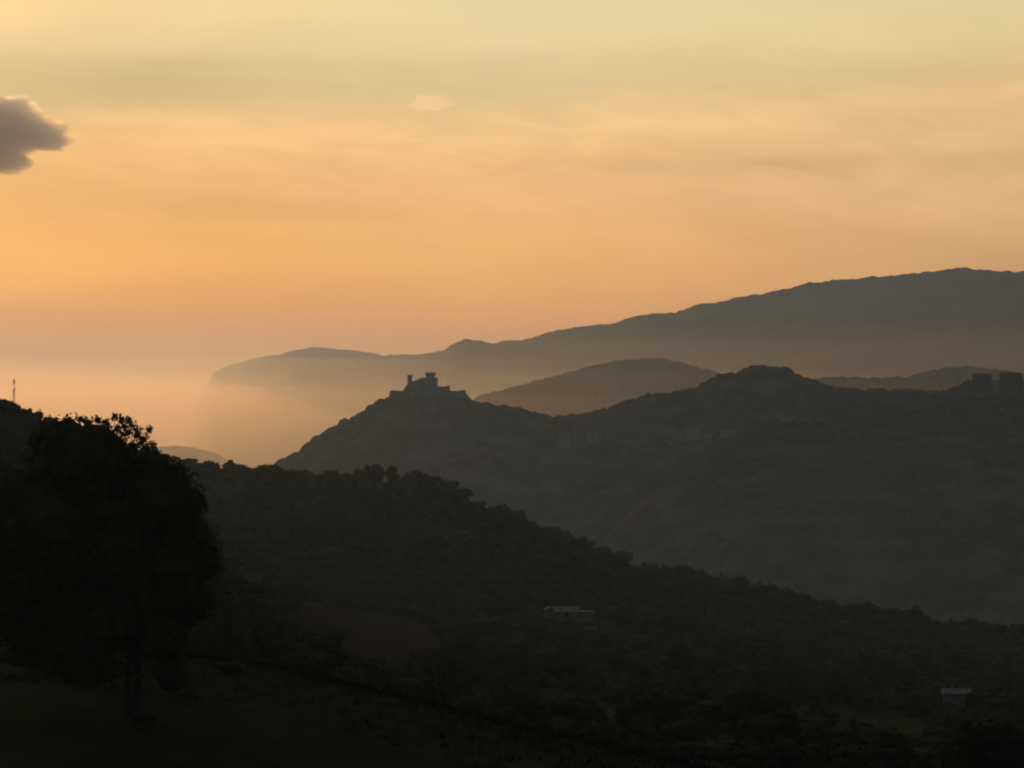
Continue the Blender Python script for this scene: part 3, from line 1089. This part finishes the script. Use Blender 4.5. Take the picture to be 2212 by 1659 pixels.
# ------------------------------------------------------------------ houses
def house(name, fx, fy, y, w, d, h, roof_h, yaw, label, cat='house', group=None, wall=M_plaster, roof=M_tile, windows=True, sink=3.0, rise=None):
    """fy is the row of the wall foot; w along the front, gable roof with eaves."""
    e = empty(name, (float(X(fx, y)), y, float(Z(fy, y)) if rise is None else rise), yaw)
    tag(e, label, cat, group)
    m = MB()
    m.prism([(-d / 2, -sink), (d / 2, -sink), (d / 2, h), (0, h + roof_h), (-d / 2, h)], -w / 2, w / 2)
    # turn so the long side faces the front
    m.v = [(yy, -xx, zz) for xx, yy, zz in m.v]
    wl = m.build('wall', wall, e)
    m = MB()
    t = 0.22
    k = roof_h / (d / 2)
    ov = 0.45
    for s in (-1, 1):
        y0, y1 = s * (d / 2 + ov), 0.0
        z0, z1 = h - ov * k + 0.02, h + roof_h + 0.02
        P = [(-w / 2 - ov, y0, z0), (w / 2 + ov, y0, z0), (w / 2 + ov, y1, z1), (-w / 2 - ov, y1, z1)]
        m.add(P + [(x_, y_, z_ + t) for x_, y_, z_ in P], [(3, 2, 1, 0), (4, 5, 6, 7), (0, 1, 5, 4), (1, 2, 6, 5), (2, 3, 7, 6), (3, 0, 4, 7)])
    m.build('roof', roof, e)
    if windows:
        nw = max(1, int(w / 3.6))
        for i in range(nw):
            cx_ = -w / 2 + (i + 0.5) * w / nw
            q_ = MB()
            q_.box(cx_ - 0.45, cx_ + 0.45, -d / 2 - 0.03, -d / 2 + 0.05, h * 0.42, h * 0.42 + 1.2)
            q_.build('window', M_dark, wl)
    return e


yy_ = np.linspace(600, 800, 400)
HA = float(yy_[np.argmin(np.abs(hillside_fy(np.full(400, 1222.0), yy_) - 1348))])
a = house('farmhouse', 1222, 1341, HA, 5.6, 6.0, 1.9, 1.0, R(4), 'pale low farmhouse alone on the dark near hillside', 'house', roof=M_tile2,
          rise=float(hillside_z(1222, HA)) + 0.35)
for nm, x0, x1, y0, y1, h_, rh in (('annex', -5.1, -2.85, -2.2, 2.4, 2.2, 0.7), ('wing', 2.85, 7.0, -2.6, 1.8, 1.55, 0.45)):
    m = MB()
    m.box(x0, x1, y0, y1, -3.0, h_)
    pt = m.build(nm, M_plaster, a)
    m = MB()
    m.prism([(x0 - 0.25, h_ + 0.01), (x1 + 0.25, h_ + 0.01), (x1 + 0.25, h_ + 0.16), ((x0 + x1) / 2, h_ + rh), (x0 - 0.25, h_ + 0.16)], y0 - 0.25, y1 + 0.25)
    m.build('roof', M_tile2, pt)
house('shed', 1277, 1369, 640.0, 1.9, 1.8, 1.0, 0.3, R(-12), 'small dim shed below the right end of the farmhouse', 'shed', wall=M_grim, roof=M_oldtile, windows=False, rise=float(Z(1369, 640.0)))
HB = 560.0
b = house('cabin', 2065, 1514, HB, 4.8, 3.4, 1.5, 0.7, R(-8), 'small dim cabin with a chimney among dark trees at lower right', 'cabin', wall=M_plaster2, roof=M_tile2, windows=False,
          rise=float(Z(1514, HB)))
m = MB()
m.box(-0.9, -0.45, 0.2, 0.65, 1.6, 3.2)
m.build('chimney', M_plaster2, b)


def ridge_z(fx, fy, y):
    return float(Z(fy, y))


G4 = 'village houses on the saddle right of the castle'
V = [(1219, 952, 2790, 11, 7, 6, 'tall pale house at the left end of the village below the saddle', M_plaster),
     (1246, 938, 2850, 8, 6, 4, 'low house up the slope from the tall pale village house', M_plaster2),
     (1281, 947, 2800, 10, 7, 4.5, 'pale house right of the tall one at the village end', M_plaster),
     (1318, 935, 2870, 8, 6, 4, 'small grey house uphill in the left half of the village', M_plaster2),
     (1348, 963, 2740, 10, 7, 4, 'lowest house in the left half of the village', M_plaster2),
     (1390, 945, 2810, 9, 6, 4, 'grey house in the gap midway through the village', M_plaster2),
     (1452, 950, 2790, 9, 7, 4.5, 'grey house left of the bright wall in the village middle', M_plaster2),
     (1498, 937, 2840, 12, 7, 5, 'bright-walled house in the middle of the village', M_plaster),
     (1533, 952, 2770, 9, 7, 4, 'small house below the bright-walled one', M_plaster2),
     (1578, 945, 2810, 17, 9, 5.5, 'largest pale house at the right of the village', M_plaster),
     (1622, 951, 2760, 14, 6, 3, 'long low pale house just above the dark wooded edge', M_plaster),
     (1650, 912, 2950, 9, 6, 4, 'house apart from the village below the rounded summit', M_plaster2),
     (1700, 915, 2930, 11, 7, 4, 'pale house at the wood edge right of the summit', M_plaster),
     (1738, 916, 2920, 10, 6, 3.5, 'low house second along the wood edge right of the summit', M_plaster2),
     (1776, 914, 2930, 9, 6, 3.5, 'low house third along the wood edge right of the summit', M_plaster2),
     (1957, 853, 3170, 11, 7, 5, 'pale house high on the right ridge left of the two blocks', M_plaster2),
     (2000, 857, 3160, 10, 7, 4, 'house on the right ridge next to the two skyline blocks', M_plaster2)]
VH = []
for fx, fy, y, w, d, h, lab, wm in V:
    VH.append((house('village_house', fx, fy, y, w, d, h, 1.8, float(rng.uniform(-0.5, 0.5)), lab, 'house', G4, wall=M_old if wm is M_plaster else M_rubble, roof=M_oldtile, windows=False, sink=6.0), fx, fy, y))

# two boxy buildings on the right skyline
for x0, x1, top, rf, lab in ((2103, 2140, 809, 0.9, 'boxy dark building on the right skyline, left of a pair'),
                             (2161, 2206, 808, 1.8, 'boxy dark building at the right end of the skyline, with a low peaked roof')):
    y = 3120.0
    w = (x1 - x0) / F * y
    z = float(Z(top, y))
    e = empty('building', (float(X((x0 + x1) / 2, y)), y, z - 14))
    tag(e, lab, 'building', 'boxy buildings on the right skyline')
    m = MB()
    m.box(-w / 2, w / 2, -7, 7, -8, 14)
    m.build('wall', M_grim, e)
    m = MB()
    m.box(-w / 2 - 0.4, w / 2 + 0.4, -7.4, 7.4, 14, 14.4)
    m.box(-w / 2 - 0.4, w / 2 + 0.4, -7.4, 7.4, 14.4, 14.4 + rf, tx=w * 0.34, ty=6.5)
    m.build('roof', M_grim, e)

# ------------------------------------------------------------------ antenna mast on the left hill
AY = 800.0
az = float(left_z(30, AY))
atop = float(Z(815, AY))
mast = empty('antenna_mast', (float(X(30, AY)), AY, az - 0.3))
tag(mast, 'thin lattice antenna mast rising behind the left hill', 'mast')
H = atop - az
m = MB()
leg = []
for k in range(3):
    t = 2 * math.pi * k / 3 + 0.4
    p0, p1 = np.array((math.cos(t) * 0.55, math.sin(t) * 0.55, 0)), np.array((math.cos(t) * 0.26, math.sin(t) * 0.26, H * 0.93))
    leg.append((p0, p1))
    m.tube([p0, p1], 0.055, 6)
nb_ = 16
for i in range(nb_):
    for k in range(3):
        a0, a1 = leg[k], leg[(k + 1) % 3]
        s0, s1 = i / nb_, (i + 1) / nb_
        m.tube([a0[0] + (a0[1] - a0[0]) * s0, a1[0] + (a1[1] - a1[0]) * s1], 0.03, 5)
        m.tube([a0[0] + (a0[1] - a0[0]) * s1, a1[0] + (a1[1] - a1[0]) * s1], 0.03, 5)
m.tube([(0, 0, H * 0.9), (0, 0, H)], 0.06, 6)
m.build('lattice', M_steel, mast)
for k in range(3):
    t = 2 * math.pi * k / 3
    q_ = MB()
    q_.box(-0.08, 0.08, 0.20, 0.28, H - 1.6, H - 0.3)
    q_.box(-0.03, 0.03, 0.05, 0.21, H - 1.1, H - 1.0)
    o_ = q_.build('antenna_panel', M_steel, mast)
    o_.rotation_euler = (0, 0, t)
q_ = MB()
q_.tube([(0.25, -0.1, H - 2.7), (0.42, -0.22, H - 2.7)], [0.08, 0.2], 14)
q_.build('dish', M_steel, mast)


# ------------------------------------------------------------------ clouds (outside the haze)
def cloud(name, c, y, outline, thick, dens, g, seed, label, sub=6, amp=0.1, col=(0.93, 0.90, 0.95)):
    """A closed body of vapour: OUTLINE gives its reach round the centre C, THICK its depth in metres."""
    import bmesh
    from mathutils import noise, Vector
    k = y / F
    ang = np.array([math.atan2(c[1] - py, px - c[0]) for px, py in outline])
    rad = np.array([math.hypot(c[1] - py, px - c[0]) * k for px, py in outline])
    o_ = np.argsort(ang)
    ang, rad = ang[o_], rad[o_]
    bm = bmesh.new()
    bmesh.ops.create_icosphere(bm, subdivisions=sub, radius=1.0)
    s = Vector((seed * 3.7, seed * 1.9, seed * 0.7))
    for v in bm.verts:
        d = v.co.normalized()
        ph = math.atan2(d.z, d.x)
        q = np.interp(ph, ang, rad, period=2 * math.pi)
        e = math.hypot(d.x, d.z)
        n = noise.fractal(d * 4.5 + s, 0.9, 2.1, 5)
        n += 0.5 * noise.fractal(d * 13.0 + s, 0.9, 2.1, 3)
        q *= (1 + amp * n) * e ** 0.6
        v.co = (math.cos(ph) * q, d.y * thick, math.sin(ph) * q)
    me = bpy.data.meshes.new(name)
    bm.to_mesh(me)
    bm.free()
    me.materials.append(vol(name + '_vapour', dens, g, col))
    o = link(name, me, None, (float(X(c[0], y)), y, float(Z(c[1], y))))
    tag(o, label, 'cloud')
    return o


cloud('cloud', (-60, 298), 12000, [(-330, 300), (-310, 250), (-240, 222), (-150, 214), (-90, 222), (-40, 220), (0, 214), (25, 216), (50, 213), (62, 224), (78, 241), (92, 254),
      (108, 262), (122, 270), (146, 269), (150, 283), (138, 292), (150, 299), (166, 311), (160, 322), (140, 328), (118, 321), (98, 314), (80, 321), (66, 329), (54, 336),
      (70, 346), (66, 358), (44, 368),
      (0, 378), (-60, 390), (-180, 395), (-280, 360)], 230, 0.0078, 0.4, 3, 'dark grey cloud with bright fringes at the left edge of the sky')
rr_ = np.random.default_rng(31)
dark_cloud = bpy.data.objects['cloud']
import bmesh
FRV = vol('fringe_vapour', 0.0055, 0.72, (0.97, 0.95, 0.92))
for px, py, rx, ry in [(18, 209, 10, 5), (52, 213, 9, 5), (66, 224, 8, 6), (80, 238, 8, 6), (91, 252, 7, 6), (127, 266, 9, 4)]:
    fringe = MB()
    c_ = np.array([(px + 60) / F * 12000, rr_.uniform(-60, 60), (298 - py) / F * 12000])
    q_ = cube_sphere(6)
    k_ = 1 + 0.3 * np.sin(q_[..., 0:1] * 7 + px) * np.sin(q_[..., 2:3] * 6 + py)
    for f_ in c_ + q_ * k_ * np.array([rx * 1.5, 13, ry * 1.1]) * 1.91:
        fringe.add(f_, [(0, 1, 2, 3)])
    fr_me = fringe.mesh('fringe', FRV)
    bm_ = bmesh.new()
    bm_.from_mesh(fr_me)
    bmesh.ops.remove_doubles(bm_, verts=bm_.verts, dist=0.05)
    bmesh.ops.recalc_face_normals(bm_, faces=bm_.faces)
    bm_.to_mesh(fr_me)
    bm_.free()
    link('fringe', fr_me, dark_cloud)
cloud('cloud', (925, 222), 14000, [(876, 229), (890, 222), (896, 210), (908, 204), (922, 208), (940, 207), (952, 212), (962, 208), (975, 214), (984, 226), (960, 232), (925, 233), (890, 233)],
      60, 0.0032, 0.7, 5, 'small bright wisp of cloud high above the castle', sub=5, amp=0.18)
cloud('cloud', (2190, 146), 14000, [(2140, 150), (2165, 141), (2190, 143), (2215, 136), (2240, 146), (2215, 156), (2180, 152)], 40, 0.0016, 0.7, 8,
      'faint thin wisp near the top right of the sky', sub=4, amp=0.2)
cloud('cloud', (2215, 216), 14000, [(2178, 217), (2200, 210), (2225, 209), (2250, 215), (2225, 223), (2195, 222)], 40, 0.0022, 0.7, 9,
      'tiny bright wisp at the right edge of the sky', sub=4, amp=0.2)

# ------------------------------------------------------------------ air
m = MB()
m.box(-9500, 9500, -600, 24000, VALLEY - 12, 385)
tag(m.build('haze', vol('haze_air', 4.3e-5, 0.56, (0.43, 0.645, 1.0))), kind='stuff')
# mist lying in the far valley: closed bodies with gently rolling tops, a thick one low down and a thin taller one
def mist(x0, x1, y0, y1, height, wave, fall, dens, seed, col=(0.98, 0.80, 0.60)):
    n = 50
    AX, AY_ = np.meshgrid(np.linspace(x0, x1, n), np.linspace(y0, y1, n))
    edge = np.minimum.reduce([(AX - x0) / 900, (x1 - AX) / 2500, (AY_ - y0) / 1100, (y1 - AY_) / 2000]).clip(0, 1)
    t = np.clip((AX + 600) / 4000, 0, 1)
    top = VALLEY + 5 + (height + wave * fbm(AX / 1800, AY_ / 2600, seed, 3) - t * fall) * edge ** 0.6
    vt = np.stack([AX, AY_, top], -1).reshape(-1, 3)
    vb = np.stack([AX, AY_, np.full_like(AX, VALLEY - 8)], -1).reshape(-1, 3)
    g_ = grid(n, n)
    m_ = len(vt)
    rim = list(range(n)) + [n * i + n - 1 for i in range(1, n)] + [n * (n - 1) + j for j in range(n - 2, -1, -1)] + [n * i for i in range(n - 2, 0, -1)]
    k = len(rim)
    side = np.array([[rim[(i + 1) % k], rim[i], m_ + rim[i], m_ + rim[(i + 1) % k]] for i in range(k)])
    o = link('mist', mesh_np('mist', np.concatenate([vt, vb]), np.concatenate([g_, (g_ + m_)[:, ::-1], side[:, ::-1]])))
    o.data.materials.append(vol('valley_mist', dens, 0.66, col))
    tag(o, kind='stuff')


for k_, (h_, w_, y0_, y1_) in enumerate([(285, 60, 3300, 22500), (325, 80, 3400, 22200), (370, 100, 3500, 21900), (425, 120, 3700, 21500), (480, 130, 4000, 21000)]):
    mist(-6500 - 120 * k_, 3600 + 150 * k_, y0_, y1_, h_, w_, 10 + 2 * k_, (4.0e-5, 3.2e-5, 2.2e-5, 1.25e-5, 0.75e-5)[k_], 91 + 4 * k_)
mist(-6800, 500, 6300, 14500, 385, 70, 0, 1.7e-4, 131, (0.70, 0.52, 0.35))
